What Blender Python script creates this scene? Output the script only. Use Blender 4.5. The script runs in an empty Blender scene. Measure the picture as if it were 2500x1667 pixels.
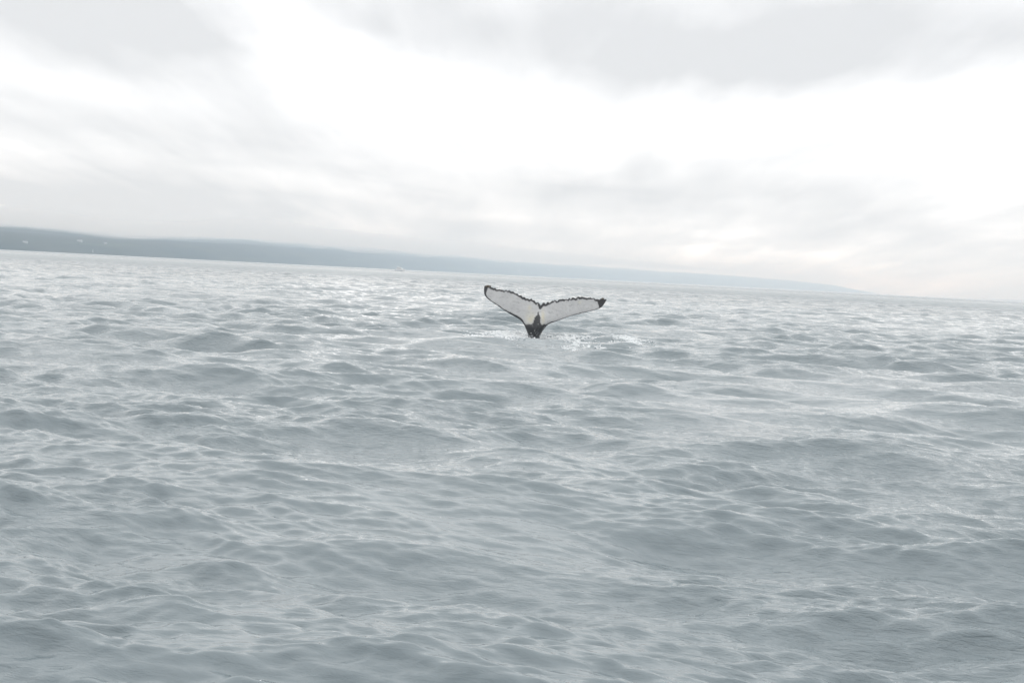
import bpy, bmesh, math, random
import numpy as np
from mathutils import Vector, Matrix
from mathutils.geometry import delaunay_2d_cdt

R = math.radians
scene = bpy.context.scene
col = scene.collection
rng = np.random.default_rng(11)
random.seed(11)

# ------------------------------------------------------------------ camera
CAM_H = 2.25
PITCH, ROLL = R(3.80), R(2.94)
FPX = 2430.0                       # focal length in photograph pixels (35 mm lens)
cam_d = bpy.data.cameras.new('camera')
cam_d.lens = 35.0
cam_d.sensor_width = 36.0
cam_d.clip_start = 0.1
cam_d.clip_end = 120000.0
cam = bpy.data.objects.new('camera', cam_d)
col.objects.link(cam)
CAM_M = Matrix.Rotation(R(90) - PITCH, 4, 'X') @ Matrix.Rotation(ROLL, 4, 'Z')
cam.matrix_world = Matrix.Translation((0, 0, CAM_H)) @ CAM_M
scene.camera = cam


def ray(px, py):
    """direction, per unit of ground distance along +Y, of a photograph pixel"""
    d = CAM_M.to_3x3() @ Vector(((px - 1250) / FPX, -(py - 833.5) / FPX, -1.0))
    return d


# ------------------------------------------------------------------ world, sun, exposure
SUN_EL, SUN_AZ = R(52), R(-18)      # veiled sun, high, a little left of the view
world = bpy.data.worlds.new('World')
scene.world = world
world.use_nodes = True
world.cycles.sampling_method = 'MANUAL'
world.cycles.sample_map_resolution = 512
WN, WL = world.node_tree.nodes, world.node_tree.links
WN.clear()


class G:
    """tiny helper for math node graphs"""

    def __init__(self, nt):
        self.n, self.l = nt.nodes, nt.links

    def _in(self, sock, v):
        if v is None:
            return
        if hasattr(v, 'is_output') or isinstance(v, bpy.types.NodeSocket):
            self.l.new(v, sock)
        else:
            sock.default_value = v

    def m(self, op, a, b=None, c=None, clamp=False):
        n = self.n.new('ShaderNodeMath')
        n.operation = op
        n.use_clamp = clamp
        for i, v in enumerate((a, b, c)):
            self._in(n.inputs[i], v)
        return n.outputs[0]

    def v(self, op, a, b=None):
        n = self.n.new('ShaderNodeVectorMath')
        n.operation = op
        self._in(n.inputs[0], a)
        if b is not None:
            self._in(n.inputs[3 if op == 'SCALE' else 1], b)
        return n.outputs['Value' if op in ('LENGTH', 'DOT_PRODUCT') else 'Vector']

    def xyz(self, x, y, z):
        n = self.n.new('ShaderNodeCombineXYZ')
        for i, v in enumerate((x, y, z)):
            self._in(n.inputs[i], v)
        return n.outputs[0]

    def sep(self, v):
        n = self.n.new('ShaderNodeSeparateXYZ')
        self.l.new(v, n.inputs[0])
        return n.outputs

    def noise(self, vec, scale, detail=4.0, rough=0.5, dist=0.0, col_out=False):
        n = self.n.new('ShaderNodeTexNoise')
        n.inputs['Scale'].default_value = scale
        n.inputs['Detail'].default_value = detail
        n.inputs['Roughness'].default_value = rough
        n.inputs['Distortion'].default_value = dist
        if vec is not None:
            self.l.new(vec, n.inputs['Vector'])
        return n.outputs['Color' if col_out else 'Fac']

    def ramp(self, x, a, b, lo=0.0, hi=1.0, smooth=True):
        n = self.n.new('ShaderNodeMapRange')
        n.interpolation_type = 'SMOOTHSTEP' if smooth else 'LINEAR'
        self._in(n.inputs[0], x)
        for i, v in zip((1, 2, 3, 4), (a, b, lo, hi)):
            n.inputs[i].default_value = v
        return n.outputs[0]

    def mix(self, fac, a, b):
        n = self.n.new('ShaderNodeMix')
        n.data_type = 'RGBA'
        self._in(n.inputs[0], fac)
        self._in(n.inputs[6], a if not isinstance(a, tuple) else (*a, 1.0)[:4])
        self._in(n.inputs[7], b if not isinstance(b, tuple) else (*b, 1.0)[:4])
        return n.outputs[2]


def build_world():
    g = G(world.node_tree)
    tc = WN.new('ShaderNodeTexCoord')
    d = tc.outputs['Generated']
    x, y, z = g.sep(d)
    zc = g.m('MAXIMUM', z, 0.0)
    # cloud deck seen in perspective: rolls running away from the viewer
    s = g.m('DIVIDE', 1.0, g.m('ADD', zc, 0.10))
    P = g.xyz(g.m('MULTIPLY', x, s), g.m('MULTIPLY', g.m('MULTIPLY', y, s), 0.42), 0.3)
    nA = g.noise(P, 0.95, 5.0, 0.48, 0.4)
    nA2 = g.noise(P, 3.1, 4.0, 0.5, 0.2)
    P2 = g.xyz(g.m('MULTIPLY', x, s), g.m('MULTIPLY', g.m('MULTIPLY', y, s), 0.16), 1.7)
    nA3 = g.noise(P2, 3.4, 4.0, 0.55, 0.3)
    # low stratus bands near the horizon
    B = g.xyz(g.m('MULTIPLY', x, 2.2), g.m('MULTIPLY', y, 2.2), g.m('MULTIPLY', z, 17.0))
    nB = g.noise(B, 1.5, 5.0, 0.5, 0.5)
    # puffed edges
    wob = g.noise(g.v('MULTIPLY', d, (6.0, 6.0, 13.0)), 1.0, 4.0, 0.55, 0.0, True)
    wob = g.v('SUBTRACT', wob, (0.5, 0.5, 0.5))
    yc = g.m('MAXIMUM', y, 0.06)
    uv = g.xyz(g.m('DIVIDE', x, yc), g.m('DIVIDE', z, yc), 0.0)
    uv = g.v('ADD', uv, g.v('MULTIPLY', wob, (0.20, 0.055, 0.0)))
    lowz = g.ramp(z, 0.0, 0.22, 1.0, 0.0)
    val = g.m('ADD', 0.795, g.m('MULTIPLY', g.m('SUBTRACT', nA, 0.5), 0.68))
    val = g.m('ADD', val, g.m('MULTIPLY', g.m('SUBTRACT', nA2, 0.5), 0.16))
    val = g.m('ADD', val, g.m('MULTIPLY', g.m('SUBTRACT', nA3, 0.5), 0.34))
    val = g.m('ADD', val, g.m('MULTIPLY', g.m('MULTIPLY', g.m('SUBTRACT', nB, 0.5), lowz), 0.62))
    # the big light and grey masses of this sky (u, v = tangent of azimuth / elevation)
    masses = [  # u, v, radius u, radius v, slope, amount
        (-0.38, 0.235, 0.23, 0.060, -0.08, -0.26),
        (-0.44, 0.150, 0.10, 0.030, -0.30, 0.06),
        (-0.20, 0.205, 0.13, 0.050, -0.35, 0.24),
        (-0.06, 0.165, 0.17, 0.035, -0.30, 0.18),
        (0.17, 0.252, 0.38, 0.062, 0.03, -0.25),
        (0.18, 0.225, 0.16, 0.040, 0.20, -0.12),
        (0.60, 0.205, 0.36, 0.090, 0.22, 0.24),
        (0.20, 0.155, 0.22, 0.028, 0.16, 0.10),
        (0.26, 0.085, 0.26, 0.034, 0.03, -0.14),
        (0.46, 0.060, 0.12, 0.020, 0.10, 0.05),
        (-0.28, 0.115, 0.20, 0.020, -0.12, -0.09),
        (-0.36, 0.060, 0.34, 0.034, -0.05, -0.16),
        (-0.45, 0.036, 0.22, 0.026, 0.00, -0.10),
        (-0.10, 0.060, 0.20, 0.022, -0.06, -0.05),
        (0.42, 0.025, 0.25, 0.022, 0.00, 0.06),
    ]
    for (u0, v0, ru, rv, sl, amt) in masses:
        q = g.v('SUBTRACT', uv, (u0, v0, 0.0))
        qx, qy, _ = g.sep(q)
        qy = g.m('SUBTRACT', qy, g.m('MULTIPLY', qx, sl))
        e = g.v('LENGTH', g.xyz(g.m('DIVIDE', qx, ru), g.m('DIVIDE', qy, rv), 0.0))
        val = g.m('ADD', val, g.ramp(e, 0.25, 1.35, amt, 0.0))
    val = g.m('MAXIMUM', val, 0.59)
    # sunlit gaps are far brighter than the grey bellies
    hi = g.m('MAXIMUM', g.m('SUBTRACT', val, 0.80), 0.0)
    val = g.m('ADD', val, g.m('MINIMUM', g.m('MULTIPLY', g.m('MULTIPLY', hi, hi), 10.0), 1.5))
    # an overcast sky is brighter towards the zenith
    val = g.m('MULTIPLY', val, g.ramp(zc, 0.0, 1.0, 0.93, 1.12))
    tint = g.mix(g.ramp(val, 0.72, 1.05), (0.966, 0.981, 1.0), (0.955, 0.978, 1.0))
    bg = WN.new('ShaderNodeBackground')
    WL.new(tint, bg.inputs['Color'])
    WL.new(val, bg.inputs['Strength'])
    sky = WN.new('ShaderNodeTexSky')
    sky.sky_type = 'NISHITA'
    sky.sun_disc = False
    sky.sun_elevation = SUN_EL
    sky.sun_rotation = SUN_AZ
    sky.dust_density = 3.0
    bs = WN.new('ShaderNodeBackground')
    bs.inputs['Strength'].default_value = 0.1
    WL.new(sky.outputs[0], bs.inputs['Color'])
    mx = WN.new('ShaderNodeMixShader')
    mx.inputs[0].default_value = 0.97        # cloud cover
    out = WN.new('ShaderNodeOutputWorld')
    WL.new(bs.outputs[0], mx.inputs[1])
    WL.new(bg.outputs[0], mx.inputs[2])
    WL.new(mx.outputs[0], out.inputs['Surface'])


build_world()

sun_d = bpy.data.lights.new('sun', 'SUN')
sun_d.energy = 0.6
sun_d.angle = R(110)
sun_d.color = (1.0, 0.975, 0.94)
sun = bpy.data.objects.new('sun', sun_d)
col.objects.link(sun)
sdir = Vector((math.sin(SUN_AZ) * math.cos(SUN_EL), math.cos(SUN_AZ) * math.cos(SUN_EL), math.sin(SUN_EL)))
sun.rotation_euler = sdir.to_track_quat('Z', 'Y').to_euler()

scene.view_settings.view_transform = 'Standard'
scene.view_settings.look = 'None'
scene.view_settings.gamma = 1.0
scene.view_settings.exposure = 0.55
scene.view_settings.use_curve_mapping = False
scene.render.engine = 'CYCLES'
scene.cycles.use_denoising = True
scene.cycles.max_bounces = 4
scene.cycles.glossy_bounces = 2
scene.cycles.diffuse_bounces = 2
scene.cycles.volume_bounces = 1
scene.cycles.sample_clamp_indirect = 6.0


# ------------------------------------------------------------------ helpers
def tag(o, label=None, cat=None, group=None, kind=None):
    if label:
        o['label'] = label
    if cat:
        o['category'] = cat
    if group:
        o['group'] = group
    if kind:
        o['kind'] = kind
    return o


def empty(name, loc, rz=0.0):
    o = bpy.data.objects.new(name, None)
    o.empty_display_size = 0.2
    col.objects.link(o)
    o.location = loc
    o.rotation_euler = (0, 0, rz)
    return o


def mesh_np(name, verts, faces, mat, parent=None, smooth=True):
    """verts (n,3) array, faces (m,k) array of equal-size polygons"""
    me = bpy.data.meshes.new(name)
    v = np.ascontiguousarray(verts, dtype=np.float32)
    f = np.ascontiguousarray(faces, dtype=np.int32)
    me.vertices.add(len(v))
    me.vertices.foreach_set('co', v.ravel())
    k = f.shape[1]
    me.loops.add(f.size)
    me.loops.foreach_set('vertex_index', f.ravel())
    me.polygons.add(len(f))
    me.polygons.foreach_set('loop_start', np.arange(0, f.size, k, dtype=np.int32))
    me.polygons.foreach_set('loop_total', np.full(len(f), k, dtype=np.int32))
    me.polygons.foreach_set('use_smooth', np.full(len(f), smooth, dtype=bool))
    me.update(calc_edges=True)
    me.validate()
    if mat:
        me.materials.append(mat)
    o = bpy.data.objects.new(name, me)
    col.objects.link(o)
    o.parent = parent
    return o


def obj(name, bm, mat, parent=None, smooth=False):
    bmesh.ops.recalc_face_normals(bm, faces=bm.faces)
    me = bpy.data.meshes.new(name)
    bm.to_mesh(me)
    bm.free()
    for p in me.polygons:
        p.use_smooth = smooth
    me.materials.append(mat)
    o = bpy.data.objects.new(name, me)
    col.objects.link(o)
    o.parent = parent
    return o


def bbox(bm, x0, x1, y0, y1, z0, z1):
    m = Matrix.Translation(((x0 + x1) / 2, (y0 + y1) / 2, (z0 + z1) / 2)) @ Matrix.Diagonal((x1 - x0, y1 - y0, z1 - z0, 1))
    bmesh.ops.create_cube(bm, size=1.0, matrix=m)
    return bm


def tube(bm, p, q, r0, r1=None, seg=8):
    p, q = Vector(p), Vector(q)
    d = q - p
    m = Matrix.Translation((p + q) / 2) @ d.to_track_quat('Z', 'Y').to_matrix().to_4x4()
    bmesh.ops.create_cone(bm, cap_ends=True, segments=seg, radius1=r0, radius2=r0 if r1 is None else r1, depth=d.length, matrix=m)
    return bm


def mat_new(name):
    m = bpy.data.materials.new(name)
    m.use_nodes = True
    nt = m.node_tree
    b = nt.nodes['Principled BSDF']
    return m, nt, b, G(nt)


def simple_mat(name, rgb, rough=0.6, var=0.15, scale=3.0):
    m, nt, b, g = mat_new(name)
    tc = nt.nodes.new('ShaderNodeTexCoord')
    n = g.noise(tc.outputs['Object'], scale, 5.0, 0.6)
    c = g.mix(n, tuple(x * (1 - var) for x in rgb), tuple(min(1, x * (1 + var)) for x in rgb))
    nt.links.new(c, b.inputs['Base Color'])
    b.inputs['Roughness'].default_value = rough
    return m


def sstep(a, b, x):
    t = np.clip((x - a) / (b - a), 0, 1)
    return t * t * (3 - 2 * t)


def vnoise(x, y, seed=0):
    """smooth value noise in 0..1"""
    xi, yi = np.floor(x).astype(np.int64), np.floor(y).astype(np.int64)
    xf, yf = x - xi, y - yi

    def h(a, b):
        n = (a * 374761393 + b * 668265263 + seed * 974634777) & 0xFFFFFFFF
        n = ((n ^ (n >> 13)) * 1274126177) & 0xFFFFFFFF
        return ((n ^ (n >> 16)) & 0xFFFF) / 65535.0
    u, v = xf * xf * (3 - 2 * xf), yf * yf * (3 - 2 * yf)
    return (h(xi, yi) * (1 - u) + h(xi + 1, yi) * u) * (1 - v) + (h(xi, yi + 1) * (1 - u) + h(xi + 1, yi + 1) * u) * v


def fbm(x, y, seed=0, octs=5, gain=0.5):
    s, a, t = 0.0, 1.0, 0.0
    for i in range(octs):
        s = s + a * vnoise(x * 2 ** i, y * 2 ** i, seed + i)
        t += a
        a *= gain
    return s / t


# ------------------------------------------------------------------ the sea surface (spectral waves)
WAVE_DIR = math.atan2(-0.97, -0.22)       # travel direction on the ground plane
HS = 0.32                                 # significant wave height, metres
K_PEAK = 2 * math.pi / 4.2


def spectrum(kx, ky):
    k = np.hypot(kx, ky)
    k = np.where(k == 0, 1e-9, k)
    th = np.arctan2(ky, kx) - WAVE_DIR
    spread = 1.5 - 0.0 * k
    d = np.abs(np.cos(th / 2)) ** np.clip(20 + 5 * np.log2(k / K_PEAK), 20, 40)
    s = np.exp(-1.1 * (K_PEAK / k) ** 2) / k ** 4.15 * d
    return s


def cascade(L, N, lmin, lmax, seed):
    r = np.random.default_rng(seed)
    dk = 2 * np.pi / L
    f = np.fft.fftfreq(N, 1.0 / N) * dk
    kx, ky = np.meshgrid(f, f, indexing='ij')
    k = np.hypot(kx, ky)
    kmin, kmax = 2 * np.pi / lmax, 2 * np.pi / lmin
    band = (k >= kmin) & (k < kmax)
    S = np.where(band, spectrum(kx, ky), 0.0)
    amp = np.sqrt(S) * dk
    h0 = amp * (r.normal(size=k.shape) + 1j * r.normal(size=k.shape))
    kk = np.where(k == 0, 1, k)
    h = np.fft.ifft2(h0).real * N * N
    dx = np.fft.ifft2(1j * kx / kk * h0).real * N * N
    dy = np.fft.ifft2(1j * ky / kk * h0).real * N * N
    return dict(L=L, N=N, f=np.stack([h, dx, dy], -1))


CASC = [  # tile, samples, shortest, longest wave, fade start, fade end (distance)
    (cascade(233.0, 512, 6.5, 80.0, 1), 1500.0, 5000.0),
    (cascade(83.0, 1024, 1.5, 6.5, 2), 600.0, 1800.0),
    (cascade(21.0, 512, 0.36, 1.5, 3), 80.0, 230.0),
    (cascade(5.3, 512, 0.085, 0.36, 4), 14.0, 40.0),
]
_var = sum(np.var(c['f'][..., 0]) for c, _, _ in CASC[:3])
WSC = HS / 4.0 / math.sqrt(_var)
OFF = [(156.48, 196.89), (77.92, 1.88), (27.4, 10.2), (41.1, 15.3)]
CHOP = [0.8, 0.7, 0.5, 0.15]
CGAIN = [0.9, 1.2, 1.12, 1.7]


def sample(c, x, y):
    """periodic Catmull-Rom lookup"""
    N, L, f = c['N'], c['L'], c['f']
    gx, gy = x / L * N, y / L * N
    ix, iy = np.floor(gx).astype(np.int64), np.floor(gy).astype(np.int64)
    tx, ty = gx - ix, gy - iy

    def w(t):
        t2, t3 = t * t, t * t * t
        return (-0.5 * t3 + t2 - 0.5 * t, 1.5 * t3 - 2.5 * t2 + 1, -1.5 * t3 + 2 * t2 + 0.5 * t, 0.5 * t3 - 0.5 * t2)
    wx, wy = w(tx), w(ty)
    out = np.zeros(x.shape + (3,))
    for a in range(4):
        ia = (ix + a - 1) % N
        for b in range(4):
            out += f[ia, (iy + b - 1) % N] * (wx[a] * wy[b])[..., None]
    return out


WHALE = np.array([0.0, 0.0])   # set below, once the ray is known
_d = ray(1302, 818)
_k = 37.0 / _d.y
WHALE[:] = (_d.x * _k, 37.0)


def churn(x, y):
    """disturbed water round the tail stock: extra height"""
    dx, dy = x - WHALE[0], y - WHALE[1]
    r = np.hypot(dx, dy)
    mound = 0.02 * np.exp(-((dx + 0.05) ** 2 / 0.35 + (dy + 0.35) ** 2 / 0.5))
    area = np.exp(-((dx - 0.4) / 2.9) ** 2 - ((dy + 0.4) / 1.5) ** 2)
    rough = (fbm(x * 2.6, y * 2.0, 31, 4, 0.6) - 0.5) * 0.12 * area - 0.03 * area
    ring = 0.03 * np.cos(r * 4.2) * np.exp(-(r / 2.6) ** 2)
    return mound + rough + ring


def ocean(x, y):
    """rest positions -> displaced positions (n,3)"""
    r = np.hypot(x, y)
    X, Y, Z = x.copy(), y.copy(), np.zeros_like(x)
    gust = 0.45 + 1.15 * sstep(0.3, 0.7, fbm(x / 7.0, y / 11.0, 77, 3))       # calmer and ruffled patches
    for i, (c, f0, f1) in enumerate(CASC):
        w = (1 - sstep(f0, f1, r)) * WSC * CGAIN[i]
        if i >= 2:
            w = w * gust
        s = np.zeros(x.shape + (3,))
        m = w > 0
        rot = 0.35 * i * 0          # tiles stay aligned with the wind
        s[m] = sample(c, x[m] + OFF[i][0], y[m] + OFF[i][1])
        Z += w * s[..., 0]
        X += w * CHOP[i] * s[..., 1]
        Y += w * CHOP[i] * s[..., 2]
    near = (np.hypot(x - WHALE[0], y - WHALE[1]) < 9)
    if near.any():
        Z[near] += churn(x[near], y[near])
    return np.stack([X, Y, Z], -1)


def water_material():
    m, nt, b, g = mat_new('sea_water')
    b.inputs['IOR'].default_value = 1.55
    tc = nt.nodes.new('ShaderNodeTexCoord')
    p = tc.outputs['Object']
    ang = WAVE_DIR
    mp = nt.nodes.new('ShaderNodeMapping')
    mp.inputs['Rotation'].default_value = (0, 0, -ang)
    nt.links.new(p, mp.inputs['Vector'])
    q = mp.outputs[0]
    at = nt.nodes.new('ShaderNodeAttribute')
    at.attribute_name = 'swell'
    far, foam, near = g.sep(at.outputs['Vector'])
    # ripples too fine for the mesh: long across the wind, short along it
    s1 = g.noise(g.v('MULTIPLY', q, (1.0, 0.25, 1.0)), 21.0, 4.0, 0.6, 0.4)
    s2 = g.noise(g.v('MULTIPLY', q, (1.0, 0.4, 1.0)), 1.5, 5.0, 0.55, 0.3)
    s3 = g.noise(g.v('MULTIPLY', q, (1.0, 0.35, 1.0)), 0.33, 5.0, 0.55, 0.3)
    s4 = g.noise(g.v('MULTIPLY', q, (1.0, 0.38, 1.0)), 4.2, 4.0, 0.6, 0.4)
    mid = g.m('MULTIPLY', g.ramp(g.v('LENGTH', p), 12.0, 40.0), g.ramp(g.v('LENGTH', p), 150.0, 500.0, 1.0, 0.4))
    gst = g.noise(q, 0.16, 3.0, 0.5)
    h = g.m('MULTIPLY', g.m('MULTIPLY', s1, 0.019), g.ramp(gst, 0.35, 0.65, 0.35, 1.4))
    h = g.m('ADD', h, g.m('MULTIPLY', g.m('MULTIPLY', s4, 0.080), mid))
    h = g.m('ADD', h, g.m('MULTIPLY', g.m('MULTIPLY', s2, 0.46), near))
    h = g.m('ADD', h, g.m('MULTIPLY', g.m('MULTIPLY', s3, 2.2), far))
    bump = nt.nodes.new('ShaderNodeBump')
    bump.inputs['Strength'].default_value = 1.0
    bump.inputs['Distance'].default_value = 1.0
    nt.links.new(h, bump.inputs['Height'])
    # silty green-grey water with cloudier patches
    n = g.noise(q, 0.35, 4.0, 0.55)
    c = g.mix(n, (0.168, 0.206, 0.222), (0.204, 0.244, 0.260))
    # froth left by the tail
    fn = g.noise(g.v('MULTIPLY', p, (1.0, 0.8, 1.0)), 5.5, 5.0, 0.62, 0.8)
    ff = g.m('MULTIPLY', g.ramp(g.m('ADD', fn, g.m('MULTIPLY', foam, 0.42)), 0.64, 0.82), g.ramp(foam, 0.05, 0.3))
    c = g.mix(ff, c, (0.68, 0.71, 0.715))
    nt.links.new(c, b.inputs['Base Color'])
    rr = g.m('ADD', g.m('ADD', g.m('MULTIPLY', ff, 0.6), 0.02), g.m('MULTIPLY', g.m('MAXIMUM', far, near), 0.33))
    nt.links.new(rr, b.inputs['Roughness'])
    nt.links.new(bump.outputs[0], b.inputs['Normal'])
    return m


def build_sea():
    th = [0.0]
    st = 0.0023
    while th[-1] < math.pi:
        if th[-1] > R(34):
            st = min(st * 1.10, 0.09)
        th.append(th[-1] + st)
    th = np.array(th) * (math.pi / th[-1]) if th[-1] > math.pi else np.array(th)
    th = np.concatenate([-th[::-1][:-1], th])          # first and last coincide (behind the camera)
    th = th[:-1]
    rs = [1.6]
    while rs[-1] < 21000:
        r = rs[-1]
        f = np.interp(math.log(r), np.log([1.6, 4, 12, 45, 120, 300, 700, 1600, 3500, 21000]),
                      [0.006, 0.0026, 0.0026, 0.0034, 0.0048, 0.006, 0.009, 0.02, 0.05, 0.12])
        rs.append(r * (1 + f))
    rs = np.array(rs)
    T, RR = np.meshgrid(th, rs, indexing='ij')
    x, y = (RR * np.sin(T)).ravel(), (RR * np.cos(T)).ravel()
    pos = ocean(x, y)
    nt_, nr = len(th), len(rs)
    idx = np.arange(nt_ * nr).reshape(nt_, nr)
    a = idx[:, :-1]
    b = idx[:, 1:]
    a2, b2 = np.roll(a, -1, 0), np.roll(b, -1, 0)
    faces = np.stack([a, a2, b2, b], -1).reshape(-1, 4)
    r = np.hypot(x, y)
    # close the little hole under the boat with degenerate-free quads to the centre
    c0 = len(pos)
    pos = np.vstack([pos, [[0, 0, 0]]])
    x, y, r = np.append(x, 0), np.append(y, 0), np.append(r, 0)
    ring = idx[:, 0]
    ring2 = np.roll(ring, -1)
    n2 = (len(ring) // 2) * 2
    tri = [(c0, ring[i], ring[(i + 1) % len(ring)], ring[(i + 2) % len(ring)]) for i in range(0, n2, 2)]
    tri = np.array(tri)[:, ::-1]
    faces = np.vstack([faces[:, ::-1], tri])
    o = mesh_np('sea', pos, faces, water_material())
    near_b = sstep(50, 330, r) * (1 - 0.75 * sstep(300, 1500, r))
    far_b = sstep(350, 1200, r) * (1 - 0.6 * sstep(1500, 6000, r))
    dx, dy = x - WHALE[0], y - WHALE[1]
    def blob(cx, cy, rx, ry, a):
        return a * np.exp(-((dx - cx) / rx) ** 2 - ((dy - cy) / ry) ** 2)
    foam = (blob(-0.95, 0.4, 0.9, 1.2, 1.0) + blob(-1.95, -2.1, 0.45, 1.0, 1.0) + blob(-0.85, -2.6, 0.5, 1.1, 0.9)
            + blob(0.0, -0.5, 0.4, 0.5, 0.7) + blob(1.5, 0.3, 0.9, 0.8, 0.85) + blob(1.5, -2.7, 0.45, 1.4, 0.85)
            + blob(2.35, -4.9, 0.7, 0.7, 0.95) + blob(3.5, -0.2, 0.7, 2.2, 0.75) + blob(1.1, -5.2, 0.35, 1.0, 0.6))
    foam = np.clip(foam, 0, 1)
    at = o.data.attributes.new('swell', 'FLOAT_VECTOR', 'POINT')
    at.data.foreach_set('vector', np.stack([far_b, foam, near_b], -1).astype(np.float32).ravel())
    tag(o, kind='structure')
    return o


sea = build_sea()

# ------------------------------------------------------------------ far shore
# azimuth (tan), shore distance, visible crest elevation (rad)
SH_U = np.array([-1.6, -0.9, -0.514, -0.39, -0.27, -0.144, -0.062, 0.004, 0.103, 0.226, 0.309, 0.333, 0.362, 0.40])
SH_R = np.array([2200, 2800, 3600, 4300, 5600, 8000, 10200, 12500, 15000, 17500, 18900, 19300, 19800, 20300.0])
SH_E = np.array([0.030, 0.028, 0.0250, 0.0208, 0.0222, 0.0200, 0.0178, 0.0155, 0.0148, 0.0138, 0.0105, 0.0065, 0.0006, -0.004])


def land_h(u, r):
    """terrain height at azimuth tangent u and ground distance r"""
    rs_ = np.interp(u, SH_U, SH_R)
    rs_ = rs_ * (1 + 0.012 * (fbm(u * 23, u * 0 + 2.2, 5) - 0.5))
    e = np.interp(u, SH_U, SH_E)
    t = (r - rs_) / (0.10 * rs_)
    x_, y_ = u * r, r
    big = fbm(x_ / 420, y_ / 1500, 9, 6, 0.55) - 0.5
    # steep coastal slope, then moor rising gently inland until the haze takes it
    q = np.clip(r / rs_ - 1, 0, None)
    f = 0.64 * (1 - np.exp(-q / 0.05)) + 0.40 * (1 - np.exp(-q / 0.9))
    e2 = np.maximum(e, 0)
    h = e2 * r * f * (1 + 0.26 * big * np.clip(t, 0, 1))
    return np.where(t < 0, np.maximum(t * 300, -6.0), h + 1.0)


def land_material():
    m, nt, b, g = mat_new('moorland')
    tc = nt.nodes.new('ShaderNodeTexCoord')
    p = tc.outputs['Object']
    n1 = g.noise(p, 0.0016, 6.0, 0.6)
    n2 = g.noise(g.v('MULTIPLY', p, (1.0, 0.35, 5.0)), 0.004, 4.0, 0.55, 0.4)
    c = g.mix(g.ramp(n1, 0.35, 0.65), (0.030, 0.038, 0.028), (0.055, 0.058, 0.040))
    c = g.mix(g.ramp(n2, 0.58, 0.70, 0.0, 0.5), c, (0.11, 0.13, 0.07))
    nt.links.new(c, b.inputs['Base Color'])
    b.inputs['Roughness'].default_value = 0.95
    b.inputs['Specular IOR Level'].default_value = 0.1
    return m


def build_land(name, u, rr, hf, mat):
    U, T = np.meshgrid(u, rr, indexing='ij')
    sr = np.interp(U, SH_U, SH_R)
    r = sr + (T - 1) * np.minimum(sr, (23500 - sr) / 3) if hf is land_h else T
    h = hf(U, r)
    x, y = U * r, r
    n, mm = U.shape
    idx = np.arange(n * mm).reshape(n, mm)
    faces = np.stack([idx[:-1, :-1], idx[1:, :-1], idx[1:, 1:], idx[:-1, 1:]], -1).reshape(-1, 4)
    o = mesh_np(name, np.stack([x, y, h], -1).reshape(-1, 3), faces, mat)
    tag(o, kind='structure')
    return o


MOOR = land_material()
build_land('hills', np.linspace(-1.5, 0.398, 620),
           np.concatenate([np.linspace(0.985, 1.2, 80), np.linspace(1.21, 4.0, 90)]), land_h, MOOR)


def build_mist():
    """low cloud lying on the hilltops: a closed lumpy body filled with mist"""
    u = np.linspace(-1.3, 0.36, 420)
    p = np.linspace(0, 1, 26)
    U, Q = np.meshgrid(u, p, indexing='ij')
    sr = np.interp(U, SH_U, SH_R)
    e = np.maximum(np.interp(U, SH_U, SH_E), 0.004)
    r = sr * 1.04 + Q * np.minimum(sr * 0.75, 3600)
    x_, y_ = U * r, r
    lump = fbm(x_ / 520, y_ / 900, 51, 6, 0.55) - 0.5
    lump2 = fbm(x_ / 1500, y_ / 2500, 61, 5, 0.5) - 0.5
    env = np.sin(np.clip(Q, 0, 1) * math.pi) ** 0.5
    ends = sstep(-1.3, -1.1, U) * (1 - sstep(0.0, 0.26, U))
    mid = e * r * (1.10 + 0.22 * lump2)
    bot = mid - env * ends * e * r * (0.14 + 0.9 * lump)
    top = mid + env * ends * (e * r * (0.55 + 0.8 * lump2) + 15)
    top = np.minimum(np.maximum(top, bot), 405.0)
    n, m = U.shape
    idx = np.arange(n * m).reshape(n, m)
    f = np.stack([idx[:-1, :-1], idx[1:, :-1], idx[1:, 1:], idx[:-1, 1:]], -1).reshape(-1, 4)
    V = np.vstack([np.stack([x_, y_, bot], -1).reshape(-1, 3), np.stack([x_, y_, top + 0.3], -1).reshape(-1, 3)])
    def wall(a, b):
        return np.stack([a, b, b + n * m, a + n * m], -1)
    sides = np.vstack([wall(idx[:-1, 0], idx[1:, 0]), wall(idx[1:, -1], idx[:-1, -1]), wall(idx[0, 1:], idx[0, :-1]), wall(idx[-1, :-1], idx[-1, 1:])])
    mm = bpy.data.materials.new('hill_mist')
    mm.use_nodes = True
    nn = mm.node_tree.nodes
    nn.clear()
    v = nn.new('ShaderNodeVolumePrincipled')
    v.inputs['Color'].default_value = (0.97, 0.985, 1.0, 1.0)
    v.inputs['Absorption Color'].default_value = (1.0, 1.0, 1.0, 1.0)
    v.inputs['Density'].default_value = 0.0008
    oo = nn.new('ShaderNodeOutputMaterial')
    mm.node_tree.links.new(v.outputs[0], oo.inputs['Volume'])
    o = mesh_np('mist_bank', V, np.vstack([f[:, ::-1], f + n * m, sides]), mm)
    bm = bmesh.new()
    bm.from_mesh(o.data)
    bmesh.ops.recalc_face_normals(bm, faces=bm.faces)
    bm.to_mesh(o.data)
    bm.free()
    tag(o, 'bank of pale mist lying along the hilltops of the far shore', 'mist', kind='stuff')


build_mist()


def far_h(u, r):
    e = 0.0035 * np.exp(-((u - 0.60) / 0.10) ** 2) * (0.8 + 0.4 * fbm(u * 30, u * 0, 3))
    return np.sin(np.clip((r - 19000) / 3000, 0, 1) * math.pi) * e * 20500 - 3


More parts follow.
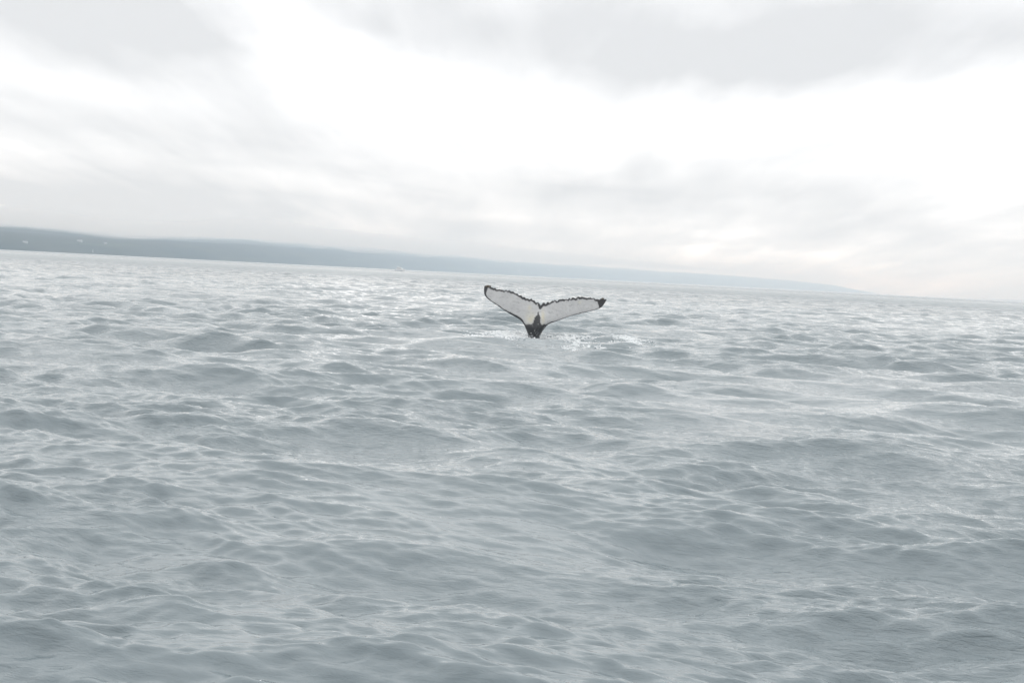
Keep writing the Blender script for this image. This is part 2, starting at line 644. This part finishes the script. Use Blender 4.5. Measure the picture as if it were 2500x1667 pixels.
build_land('distant_headland', np.linspace(0.40, 0.85, 120), np.linspace(19000, 22000, 14), far_h, MOOR)

# ------------------------------------------------------------------ the whale tail
SC = 37.0 / FPX / 5.88 * 1.003          # metres per pixel of the traced enlargement
CX0, CY0 = 1010.0, 866.0                # traced point that meets the water
LEAD_L = [(935, 855), (925, 830), (905, 780), (880, 720), (850, 675), (820, 645), (760, 608), (700, 575), (640, 540), (560, 490),
          (500, 445), (420, 395), (360, 350), (322, 312), (304, 272), (300, 220), (303, 168)]
TRAIL = [(303, 168), (318, 160), (345, 160), (372, 158), (395, 180), (420, 190), (470, 200), (520, 212), (560, 216), (600, 224), (650, 222),
         (690, 236), (720, 250), (770, 268), (800, 284), (840, 300), (875, 320), (905, 334), (940, 345), (975, 350), (1020, 375),
         (1060, 390), (1092, 408), (1106, 428), (1118, 440), (1132, 424), (1152, 410), (1200, 404), (1260, 390), (1310, 378), (1350, 374), (1420, 354), (1470, 356),
         (1500, 350), (1560, 335), (1620, 325), (1680, 321), (1740, 324), (1800, 329), (1850, 336), (1920, 346), (1980, 347),
         (2020, 346), (2056, 350)]
LEAD_R = [(2056, 350), (2040, 382), (2004, 435), (1968, 470), (1920, 490), (1850, 512), (1750, 537), (1650, 562), (1550, 590), (1450, 625),
          (1370, 655), (1300, 680), (1240, 702), (1200, 732), (1170, 770), (1140, 812), (1117, 850)]


def resample(pts, step):
    p = np.array(pts, float)
    # Catmull-Rom through the traced points
    q = np.vstack([2 * p[0] - p[1], p, 2 * p[-1] - p[-2]])
    out = []
    for i in range(1, len(q) - 2):
        for t in np.linspace(0, 1, 8, endpoint=False):
            a, b, c, d = q[i - 1:i + 3]
            out.append(0.5 * ((2 * b) + (c - a) * t + (2 * a - 5 * b + 4 * c - d) * t * t + (3 * b - a - 3 * c + d) * t ** 3))
    out.append(p[-1])
    out = np.array(out)
    s = np.concatenate([[0], np.cumsum(np.hypot(*np.diff(out, axis=0).T))])
    n = max(2, int(s[-1] / step))
    t = np.linspace(0, s[-1], n)
    return np.stack([np.interp(t, s, out[:, 0]), np.interp(t, s, out[:, 1])], -1)


def seg_dist(P, line):
    best = np.full(len(P), 1e9)
    for a, b in zip(line[:-1], line[1:]):
        d = b - a
        t = np.clip(((P - a) @ d) / max(d @ d, 1e-9), 0, 1)
        best = np.minimum(best, np.hypot(*(P - (a + t[:, None] * d)).T))
    return best


def whale_material():
    m, nt, b, g = mat_new('whale_skin')
    tc = nt.nodes.new('ShaderNodeTexCoord')
    p = tc.outputs['Object']
    at = nt.nodes.new('ShaderNodeAttribute')
    at.attribute_name = 'pigment'
    pig, stain, wet = g.sep(at.outputs['Vector'])
    n = g.noise(p, 3.0, 5.0, 0.6)
    n2 = g.noise(p, 14.0, 3.0, 0.6)
    white = g.mix(n, (0.38, 0.382, 0.385), (0.58, 0.58, 0.575))
    white = g.mix(g.m('MULTIPLY', stain, 0.85), white, (0.58, 0.53, 0.36))
    white = g.mix(g.ramp(n2, 0.58, 0.72, 0.0, 0.45), white, (0.25, 0.25, 0.24))
    n5 = g.noise(g.v('MULTIPLY', p, (1.0, 1.0, 2.2)), 4.5, 5.0, 0.65, 0.6)
    white = g.mix(g.ramp(n5, 0.54, 0.70, 0.0, 0.38), white, (0.22, 0.225, 0.23))
    black = g.mix(n, (0.014, 0.015, 0.018), (0.030, 0.032, 0.035))
    vor = nt.nodes.new('ShaderNodeTexVoronoi')
    vor.inputs['Scale'].default_value = 15.0
    nt.links.new(p, vor.inputs['Vector'])
    spot = g.m('MULTIPLY', g.ramp(vor.outputs['Distance'], 0.16, 0.26, 1.0, 0.0), g.ramp(g.noise(p, 5.0, 2.0), 0.50, 0.58))
    black = g.mix(g.m('MULTIPLY', spot, wet), black, (0.55, 0.56, 0.56))
    c = g.mix(pig, black, white)
    nt.links.new(c, b.inputs['Base Color'])
    b.inputs['Roughness'].default_value = 0.30
    bump = nt.nodes.new('ShaderNodeBump')
    bump.inputs['Strength'].default_value = 0.6
    bump.inputs['Distance'].default_value = 0.03
    nt.links.new(g.noise(p, 11.0, 4.0, 0.6), bump.inputs['Height'])
    nt.links.new(bump.outputs[0], b.inputs['Normal'])
    return m


def build_whale():
    r = np.random.default_rng(5)
    step = 8.0
    L = resample(LEAD_L, step)
    T = resample(TRAIL, 4.0)
    Rr = resample(LEAD_R, step)
    # knobbly, chipped trailing edge
    dT = np.gradient(T, axis=0)
    nT = np.stack([dT[:, 1], -dT[:, 0]], -1)
    nT /= np.hypot(*nT.T)[:, None] + 1e-9
    s = np.arange(len(T))
    bumps = 32 * (fbm(s / 9.0, s * 0.0, 3, 3, 0.7) - 0.5) + 11 * (np.abs(np.sin(s / 4.4 + 2.5 * fbm(s / 23.0, s * 0, 8))) - 0.6)
    edge = np.minimum(1, np.minimum(np.arange(len(T)), np.arange(len(T))[::-1]) / 12.0)
    edge *= 1 - 0.8 * np.exp(-((T[:, 0] - 1118) / 26) ** 2)
    T = T + nT * (bumps * edge)[:, None]
    # tail stock carried on below the water
    down_r = np.array([(1105, 880), (1112, 930), (1135, 1000), (1165, 1080), (1190, 1160), (1200, 1240)], float)
    down_l = np.array([(820, 1240), (835, 1160), (860, 1080), (895, 1000), (925, 930), (938, 880)], float)
    poly = np.vstack([L, T[1:], Rr[1:], resample(down_r, 14), resample(down_l, 14)])
    lead = np.vstack([resample(down_l, 14), L])
    lead2 = np.vstack([Rr, resample(down_r, 14)])
    # interior points
    gx, gy = np.meshgrid(np.arange(300, 2060, 9.0), np.arange(150, 1240, 9.0))
    pts = np.stack([gx.ravel() + r.uniform(-1.5, 1.5, gx.size), gy.ravel() + r.uniform(-1.5, 1.5, gx.size)], -1)
    # inside test
    inside = np.zeros(len(pts), bool)
    px, py = poly[:, 0], poly[:, 1]
    j = len(poly) - 1
    for i in range(len(poly)):
        cond = ((py[i] > pts[:, 1]) != (py[j] > pts[:, 1])) & (pts[:, 0] < (px[j] - px[i]) * (pts[:, 1] - py[i]) / (py[j] - py[i] + 1e-12) + px[i])
        inside ^= cond
        j = i
    closed = np.vstack([poly, poly[:1]])
    pts = pts[inside]
    pts = pts[seg_dist(pts, closed) > 4.5]
    allp = np.vstack([poly, pts])
    nb = len(poly)
    vs, _, fs, ov, _, _ = delaunay_2d_cdt([Vector(p) for p in allp], [(i, (i + 1) % nb) for i in range(nb)], [list(range(nb))], 1, 1e-4)
    V = np.array([(v.x, v.y) for v in vs])
    F = np.array([f for f in fs if len(f) == 3])
    d_all = seg_dist(V, closed)
    on_edge = d_all < 1e-3
    d_lead = np.minimum(seg_dist(V, lead), seg_dist(V, lead2))
    d_trail = seg_dist(V, T)
    mid = 1118 - (V[:, 1] - 440) * 0.16              # fluke mid-line
    side = np.abs(V[:, 0] - mid)
    stock = np.exp(-(side / 170.0) ** 2) * sstep(420, 760, V[:, 1])
    half = 15 + 62 * stock + 13 * np.exp(-(side / 330.0) ** 2)
    half *= np.clip(1.1 - side / 1500.0, 0.4, 1.1)
    wlead = 46 + 70 * stock
    q = np.clip(d_lead / wlead, 0, 1)
    prof = np.sqrt(np.clip(1 - (1 - q) ** 2, 0, 1))
    prof *= np.clip(0.10 + d_trail / 190.0, 0, 1) ** 0.75
    h = half * prof
    keel = 16 * np.exp(-(side / 20.0) ** 2) * sstep(520, 700, V[:, 1])
    h = np.where(on_edge, 0, h)
    # pigment
    noise = fbm(V[:, 0] / 22.0, V[:, 1] / 22.0, 17, 4) - 0.5
    nl = fbm(V[:, 0] / 60.0, V[:, 1] / 60.0, 23, 4) - 0.5
    dd = d_trail + noise * 30 + nl * 26 - 22 - 8 * np.exp(-(side / 120.0) ** 2)
    white = sstep(-2, 5, dd)
    left = V[:, 0] < 1118
    leadw = np.where(left, 9 + 20 * np.exp(-((V[:, 0] - 780) / 150.0) ** 2) + 22 * np.exp(-((V[:, 0] - 310) / 40.0) ** 2), 5 + 14 * np.exp(-((V[:, 0] - 1230) / 110.0) ** 2))
    white *= sstep(-3, 5, d_lead + noise * 14 - leadw)
    # dark tips
    tip_l = (V[:, 0] - 303) - (58 - 0.30 * (V[:, 1] - 165)) + noise * 26
    tip_r = (2056 - V[:, 0]) - (125 - 0.16 * (V[:, 1] - 350)) - 0.35 * np.clip(470 - V[:, 1], 0, 200) * 0.3 + noise * 14
    white *= sstep(-4, 6, tip_l) * sstep(-4, 6, tip_r)
    # dark wedge running up from the stock, notch patch
    wedge_x = 1080 + (V[:, 1] - 560) * -0.03
    wedge_hw = np.interp(V[:, 1], [520, 560, 585, 610, 640, 690, 712, 740], [4, 10, 26, 46, 54, 76, 150, 400]) * np.where(V[:, 0] < wedge_x, 1.0, np.interp(V[:, 1], [525, 600, 680, 710], [1, .75, 0.55, 0.7]))
    wd = np.abs(V[:, 0] - wedge_x) - wedge_hw + noise * 60
    # two pale lobes that dip into the dark stock
    lob = np.minimum(np.hypot((V[:, 0] - 968) / 38, (V[:, 1] - 650) / 60), np.hypot((V[:, 0] - 1132) / 22, (V[:, 1] - 660) / 58)) - 1 + noise * 0.7
    dark_w = sstep(6, -5, wd) * sstep(-0.15, 0.1, lob)
    white *= 1 - dark_w
    white *= sstep(735, 690, V[:, 1] + noise * 50 - 0.0) 
    notch = np.hypot((V[:, 0] - 1112) / 30.0, (V[:, 1] - 455) / 46.0) - 1 + noise * 0.8
    white *= sstep(-0.15, 0.12, notch)
    flecks = (fbm(V[:, 0] / 9.0, V[:, 1] / 9.0, 41, 3) > 0.80) & (V[:, 1] < 700)
    white = np.where(flecks, white * 0.55, white)
    stain = np.exp(-((V[:, 0] - 965) / 55.0) ** 2 - ((V[:, 1] - 620) / 75.0) ** 2) * 0.9
    stain += np.exp(-((V[:, 0] - 1150) / 28.0) ** 2 - ((V[:, 1] - 600) / 90.0) ** 2) * 0.7
    stain += np.exp(-((V[:, 0] - 960) / 22.0) ** 2 - ((V[:, 1] - 475) / 30.0) ** 2) * 0.8
    stain += np.exp(-((V[:, 0] - 1675) / 22.0) ** 2 - ((V[:, 1] - 395) / 26.0) ** 2) * 0.5
    stain = np.clip(stain * (0.9 + 1.4 * nl), 0, 1)
    wet = sstep(640, 720, V[:, 1])

    def place(h_, front):
        X = (V[:, 0] - CX0) * SC
        Z = (CY0 - V[:, 1]) * SC
        # flukes lean away from us and cup: tips bend towards the viewer
        span = (V[:, 0] - 1118) * SC
        Y = 0.36 * np.clip(Z - 0.3, 0, None) - 0.045 * span ** 2 - 0.06 * span + 0.03 * np.sin(span * 2.2)
        Y = Y + np.where(front, -1, 1) * h_ * SC * np.where(front, 1.0, 0.9)
        # roll of the camera is taken out so that the tail keeps its real lean
        c, s_ = math.cos(ROLL), math.sin(ROLL)
        return np.stack([X * c - Z * s_, Y, X * s_ + Z * c], -1)
    A = place(h + np.where(on_edge, 0, keel), True)
    B = place(h, False)
    n = len(V)
    mapB = np.arange(n) + n
    mapB[on_edge] = np.arange(n)[on_edge]
    verts = np.vstack([A, B])
    # orientation: image y is down, so flip to face -Y
    F1 = F
    F2 = mapB[F[:, ::-1]]
    used = np.unique(np.concatenate([F1.ravel(), F2.ravel()]))
    remap = -np.ones(2 * n, int)
    remap[used] = np.arange(len(used))
    faces = remap[np.vstack([F1, F2])]
    pigF = np.stack([white, stain, wet], -1)
    pigB = np.stack([white * 0.0, stain * 0, wet], -1)      # upper side of the flukes is dark
    pig = np.vstack([pigF, pigB])[used]
    root = empty('humpback_whale', (WHALE[0], WHALE[1], 0.06))
    body = mesh_np('tail', verts[used], faces, whale_material(), root)
    bm = bmesh.new()
    bm.from_mesh(body.data)
    bmesh.ops.recalc_face_normals(bm, faces=bm.faces)
    bm.to_mesh(body.data)
    bm.free()
    at = body.data.attributes.new('pigment', 'FLOAT_VECTOR', 'POINT')
    at.data.foreach_set('vector', pig.astype(np.float32).ravel())
    # barnacles on the fluke tips
    bmat = simple_mat('barnacle_shell', (0.20, 0.165, 0.13), 0.8, 0.3, 30)
    me = None
    spots = [(372, 160), (357, 166), (384, 172), (338, 160), (2003, 334), (1996, 346), (2012, 344), (322, 170), (366, 178)]
    for (bx, by) in spots:
        i = np.argmin(np.hypot(V[:, 0] - bx, V[:, 1] - by) + np.where(on_edge, 0, 3))
        if me is None:
            bmm = bmesh.new()
            tube(bmm, (0, 0, -0.01), (0, 0, 0.05), 0.034, 0.016, 7)
            o = obj('barnacle', bmm, bmat, root, True)
            me = o.data
        else:
            o = bpy.data.objects.new('barnacle', me)
            col.objects.link(o)
            o.parent = root
        o.location = A[i]
        o.rotation_euler = (r.uniform(0.2, 1.4), r.uniform(-0.5, 0.5), 0)
        k = r.uniform(0.7, 1.25)
        o.scale = (k, k, k)
    tag(root, 'raised humpback whale tail with white black-edged flukes rising from the sea', 'whale')
    return root


whale = build_whale()

# ------------------------------------------------------------------ motor boat on the horizon
WHITE = simple_mat('white_gelcoat', (0.88, 0.885, 0.89), 0.3, 0.02)
GLASS = simple_mat('dark_glass', (0.03, 0.035, 0.04), 0.1, 0.1)
NAVY = simple_mat('antifouling_paint', (0.05, 0.07, 0.10), 0.5, 0.1)
STEEL = simple_mat('steel', (0.55, 0.56, 0.57), 0.35, 0.05)


def build_boat():
    d = ray(977, 657)
    dist = 1600.0
    root = empty('motor_boat', (d.x / d.y * dist, dist, 0.0), R(-14))
    root.scale = (1.5, 1.5, 1.5)
    # hull: stations from stern (-5.5) to bow (+5.8)
    xs = np.linspace(-5.5, 5.8, 15)
    bm = bmesh.new()
    rows = []
    for x in xs:
        t = (x + 5.5) / 11.3
        w = 1.75 * (1 - max(0, (t - 0.45) / 0.55) ** 2.2) + 0.02
        sheer = 1.35 + 0.75 * t ** 2
        keel = -0.55 + 0.9 * max(0, (t - 0.75) / 0.25) ** 2
        chine = 0.15 + 0.7 * max(0, (t - 0.6) / 0.4) ** 2
        ring = [(x, w, sheer), (x, w * 0.9, chine), (x, 0, keel), (x, -w * 0.9, chine), (x, -w, sheer), (x, 0, sheer + 0.06)]
        rows.append([bm.verts.new(p) for p in ring])
    for a, b in zip(rows[:-1], rows[1:]):
        for i in range(6):
            bm.faces.new((a[i], a[(i + 1) % 6], b[(i + 1) % 6], b[i]))
    bm.faces.new(rows[0])
    bm.faces.new(rows[-1][::-1])
    hull = obj('hull', bm, WHITE, root, False)
    bm = bmesh.new()
    for s in (1, -1):
        bbox(bm, -5.4, 3.4, s * 1.66 - 0.05, s * 1.66 + 0.05, -0.1, 0.28)
    obj('boot_stripe', bm, NAVY, hull)
    # saloon
    bm = bmesh.new()
    prof = [(-3.6, 1.45), (-3.6, 3.15), (1.7, 3.15), (3.1, 1.75)]
    for s in (1.25, -1.25):
        for p in prof:
            bm.verts.new((p[0], s, p[1]))
    bm.verts.ensure_lookup_table()
    v = bm.verts
    bm.faces.new((v[0], v[1], v[2], v[3]))
    bm.faces.new((v[7], v[6], v[5], v[4]))
    for i in range(4):
        j = (i + 1) % 4
        bm.faces.new((v[i], v[j], v[j + 4], v[i + 4]))
    cab = obj('cabin', bm, WHITE, root)
    for k in range(4):
        for s in (1, -1):
            bm = bmesh.new()
            bbox(bm, -3.2 + 1.15 * k, -2.35 + 1.15 * k, s * 1.26 - 0.02, s * 1.26 + 0.02, 2.2, 2.8)
            obj('window', bm, GLASS, cab)
    # flying bridge
    bm = bmesh.new()
    bbox(bm, -2.9, 0.6, -1.05, 1.05, 3.15, 3.95)
    bmesh.ops.bevel(bm, geom=bm.edges[:], offset=0.12, segments=2, affect='EDGES')
    fb = obj('flying_bridge', bm, WHITE, root)
    bm = bmesh.new()
    bbox(bm, 0.52, 0.62, -0.9, 0.9, 3.55, 3.85)
    obj('windscreen', bm, GLASS, fb)
    bm = bmesh.new()
    for s in (1, -1):
        tube(bm, (-2.6, s * 0.95, 3.9), (-2.9, s * 0.9, 5.0), 0.06)
    tube(bm, (-2.9, -0.95, 5.0), (-2.9, 0.95, 5.0), 0.06)
    obj('radar_arch', bm, WHITE, root)
    bm = bmesh.new()
    tube(bm, (-2.9, 0, 5.0), (-2.9, 0, 6.3), 0.04, 0.02)
    obj('antenna', bm, STEEL, root)
    bm = bmesh.new()
    for s in (1, -1):
        pts = [(-5.3, 1.7), (-1, 1.72), (2.5, 1.45), (4.6, 0.8), (5.7, 0.05)]
        for (a, w), (b, w2) in zip(pts[:-1], pts[1:]):
            za, zb = [1.35 + 0.75 * ((q + 5.5) / 11.3) ** 2 for q in (a, b)]
            tube(bm, (a, s * w, za + 0.75), (b, s * w2, zb + 0.75), 0.03, None, 6)
            tube(bm, (a, s * w, za), (a, s * w, za + 0.75), 0.025, None, 6)
    obj('railing', bm, STEEL, root)
    tag(root, 'small white motor boat with cabin running along the horizon below the hills', 'boat')
    return root


boat = build_boat()

# ------------------------------------------------------------------ buildings on the far shore
WALL_W = simple_mat('white_render', (0.42, 0.42, 0.41), 0.8, 0.05, 0.6)
ROOF_L = simple_mat('pale_sheet_roof', (0.36, 0.37, 0.39), 0.6, 0.1, 0.6)
ROOF_D = simple_mat('dark_sheet_roof', (0.16, 0.13, 0.12), 0.6, 0.2, 0.6)
RED = simple_mat('red_paint', (0.35, 0.05, 0.04), 0.5, 0.1)


def ground_hit(px, py):
    d = ray(px, py)
    u, e = d.x / d.y, d.z / d.y
    rs_ = float(np.interp(u, SH_U, SH_R))
    rr = np.linspace(rs_ * 0.99, rs_ * 1.6, 3000)
    h = land_h(np.full_like(rr, u), rr)
    z = CAM_H + e * rr
    k = np.argmax(h >= z)
    if not (h >= z).any() or k == 0:
        k = np.argmax(h > 3.0)
    return Vector((u * rr[k], rr[k], h[k]))


def farmhouse(px, py, w, dpt, hw, hr, rz, roofm, label):
    p = ground_hit(px, py)
    root = empty('farmhouse', p, rz)
    bm = bmesh.new()
    bbox(bm, -w / 2, w / 2, -dpt / 2, dpt / 2, -6, hw)
    wall = obj('wall', bm, WALL_W, root)
    bm = bmesh.new()
    a = [bm.verts.new((x, y, z)) for x in (-w / 2 - .4, w / 2 + .4) for (y, z) in ((-dpt / 2 - .4, hw), (0, hw + hr), (dpt / 2 + .4, hw))]
    bm.faces.new((a[0], a[1], a[2]))
    bm.faces.new((a[3], a[5], a[4]))
    for i in range(3):
        j = (i + 1) % 3
        bm.faces.new((a[i], a[j], a[j + 3], a[i + 3]))
    roof = obj('roof', bm, roofm, root)
    bm = bmesh.new()
    bbox(bm, w * .2, w * .2 + .9, -.45, .45, hw + hr * .6, hw + hr + 1.0)
    obj('chimney', bm, WALL_W, roof)
    n = max(3, int(w / 4))
    for i in range(n):
        x = -w / 2 + (i + .5) * w / n
        bm = bmesh.new()
        if i == n // 2:
            bbox(bm, x - .6, x + .6, -dpt / 2 - .05, -dpt / 2 + .05, 0, 2.2)
            obj('door', bm, RED, root)
        else:
            bbox(bm, x - .6, x + .6, -dpt / 2 - .05, -dpt / 2 + .05, 1.2, 2.5)
            obj('window', bm, GLASS, root)
    tag(root, label, 'house', 'white farm buildings on the far shore')
    return root


farmhouse(62, 593, 17, 9, 4.0, 3.0, 0.15, ROOF_L, 'leftmost white farm building low on the dark hillside')
farmhouse(195, 590.5, 21, 9, 4.5, 3.4, -0.1, ROOF_L, 'long white farm building highest on the left hillside')
farmhouse(258, 596, 12, 8, 4.5, 3.0, 0.3, ROOF_L, 'small white farmhouse right of the long one on the hillside')
farmhouse(1267, 661, 34, 12, 5.0, 4.0, 0.1, ROOF_L, 'pale long building on the hazy shore above the whale tail')
farmhouse(1340, 659.5, 28, 12, 5.0, 4.0, -0.2, ROOF_L, 'faint pale building right of another on the hazy shore')


def lighthouse(px, label):
    d = ray(px, 617)
    u = d.x / d.y
    rs_ = float(np.interp(u, SH_U, SH_R)) * 1.004
    z = float(land_h(np.array([u]), np.array([rs_]))[0])
    root = empty('lighthouse', (u * rs_, rs_, max(z, 0.5)))
    bm = bmesh.new()
    tube(bm, (0, 0, -6), (0, 0, 11), 1.9, 1.4, 16)
    obj('tower', bm, WALL_W, root, False)
    bm = bmesh.new()
    tube(bm, (0, 0, 11), (0, 0, 11.35), 2.1, 2.1, 16)
    obj('gallery', bm, WALL_W, root)
    bm = bmesh.new()
    tube(bm, (0, 0, 11.35), (0, 0, 13.2), 1.1, 1.1, 12)
    lan = obj('lantern_room', bm, WALL_W, root)
    bm = bmesh.new()
    tube(bm, (0, 0, 11.7), (0, 0, 12.9), 1.13, 1.13, 12)
    obj('lantern_glass', bm, GLASS, lan)
    bm = bmesh.new()
    tube(bm, (0, 0, 13.2), (0, 0, 14.4), 1.35, 0.1, 12)
    obj('cap', bm, WALL_W, root)
    bm = bmesh.new()
    bbox(bm, -.5, .5, -2.0, -1.6, 0, 2.1)
    obj('door', bm, RED, root)
    tag(root, label, 'lighthouse')


lighthouse(227, 'slim white light tower on the waterline under the left hillside')

# ------------------------------------------------------------------ foam and spray
FOAM = simple_mat('sea_foam', (0.80, 0.82, 0.83), 0.8, 0.06, 20)


def blobs(name, centres, radii, flat, mat, seed):
    """many small irregular lumps joined into one mesh"""
    r = np.random.default_rng(seed)
    bm = bmesh.new()
    bmesh.ops.create_icosphere(bm, subdivisions=1, radius=1.0)
    bv = np.array([v.co[:] for v in bm.verts])
    bf = np.array([[v.index for v in f.verts] for f in bm.faces])
    bm.free()
    n = len(centres)
    V = bv[None] * (1 + r.uniform(-0.35, 0.35, (n, len(bv), 1)))
    a = r.uniform(0, 2 * np.pi, n)
    st = r.uniform(0.6, 1.9, n)
    x = V[..., 0] * st[:, None]
    y = V[..., 1] / st[:, None] ** 0.5
    X = x * np.cos(a * .25)[:, None] - y * np.sin(a * .25)[:, None]
    Y = x * np.sin(a * .25)[:, None] + y * np.cos(a * .25)[:, None]
    P = np.stack([X, Y, V[..., 2] * flat[:, None]], -1) * radii[:, None, None] + centres[:, None]
    F = (bf[None] + (np.arange(n) * len(bv))[:, None, None]).reshape(-1, 3)
    return mesh_np(name, P.reshape(-1, 3), F, mat, None, True)


def build_foam():
    r = np.random.default_rng(3)
    cl = [  # dx, dy, spread x, spread y, count, size
        (-0.95, 0.35, 0.55, 0.55, 520, 0.055), (-0.40, 0.0, 0.25, 0.30, 170, 0.045),
        (-2.00, -2.2, 0.20, 0.55, 300, 0.060), (-1.45, -1.9, 0.35, 0.8, 110, 0.04), (-0.85, -2.7, 0.26, 0.65, 260, 0.055),
        (0.00, -0.30, 0.22, 0.18, 230, 0.045), (0.25, -1.5, 0.4, 0.9, 60, 0.035),
        (1.55, 0.25, 0.55, 0.35, 190, 0.045), (1.6, -2.2, 0.35, 1.2, 120, 0.042),
        (2.30, -4.9, 0.38, 0.40, 230, 0.055), (2.1, -2.0, 0.5, 1.0, 90, 0.04),
        (3.5, -0.3, 0.45, 1.6, 210, 0.045), (3.3, -2.6, 0.3, 0.7, 90, 0.045), (1.1, -5.2, 0.2, 0.7, 90, 0.04)]
    P, S, Fl = [], [], []
    for cx, cy, sx, sy, n, s in cl:
        n = int(n * 3.0)
        x = WHALE[0] + cx + r.normal(0, sx, n)
        y = WHALE[1] + cy + r.normal(0, sy, n)
        keep = fbm(x * 4.0, y * 2.2, 19, 4, 0.6) > 0.52      # strings and rafts, not an even scatter
        p = ocean(x[keep], y[keep])
        p[:, 2] -= 0.004
        P.append(p)
        S.append(s * r.uniform(0.25, 0.95, keep.sum()) ** 1.0)
        Fl.append(r.uniform(0.35, 0.7, keep.sum()))
    # droplets thrown up and dripping round the stock
    n = 160
    x = WHALE[0] + r.normal(-0.25, 0.55, n)
    y = WHALE[1] - 0.32 + r.normal(0, 0.14, n)
    p = ocean(x, y)
    p[:, 2] += np.abs(r.normal(0, 0.11, n))
    P.append(p)
    S.append(r.uniform(0.008, 0.022, n))
    Fl.append(np.ones(n))
    # stray bubbles drifting on the near water
    n = 30
    yy = r.uniform(4.5, 13, n)
    xx = yy * r.uniform(-0.45, 0.5, n)
    p = ocean(xx, yy)
    P.append(p)
    S.append(r.uniform(0.003, 0.006, n))
    Fl.append(np.full(n, 0.6))
    o = blobs('sea_foam', np.vstack(P), np.concatenate(S), np.concatenate(Fl), FOAM, 8)
    tag(o, 'white foam and droplets churned up round the whale tail', 'foam', kind='stuff')
    # wake of the boat
    n = 420
    L = r.uniform(0, 1, n) ** 1.6
    lx = -5.0 - L * 16
    ly = r.normal(0, 1, n) * (1.1 + 0.10 * (-lx))
    lz = np.abs(r.normal(0, 1, n)) * (0.55 * np.exp(-L * 3)) + 0.05
    c, s = math.cos(R(-14)), math.sin(R(-14))
    C = np.stack([boat.location.x + lx * c - ly * s, boat.location.y + lx * s + ly * c, lz], -1)
    o = blobs('boat_wake', C, r.uniform(0.15, 0.55, n), r.uniform(0.35, 0.8, n), FOAM, 9)
    tag(o, 'white spray and wake trailing behind the distant motor boat', 'wake', kind='stuff')


build_foam()

# ------------------------------------------------------------------ haze
HZ = 420.0
bm = bmesh.new()
bbox(bm, -26000, 26000, -9000, 24500, -9.0, HZ)
hm = bpy.data.materials.new('sea_haze')
hm.use_nodes = True
hn = hm.node_tree.nodes
hn.clear()
pv = hn.new('ShaderNodeVolumePrincipled')
pv.inputs['Color'].default_value = (0.67, 0.835, 1.0, 1.0)
pv.inputs['Absorption Color'].default_value = (1.0, 1.0, 1.0, 1.0)   # air scatters, it does not soak up light
pv.inputs['Density'].default_value = 0.000135
pv.inputs['Anisotropy'].default_value = 0.2
ho = hn.new('ShaderNodeOutputMaterial')
hm.node_tree.links.new(pv.outputs[0], ho.inputs['Volume'])
hz = obj('haze', bm, hm)
tag(hz, kind='stuff')
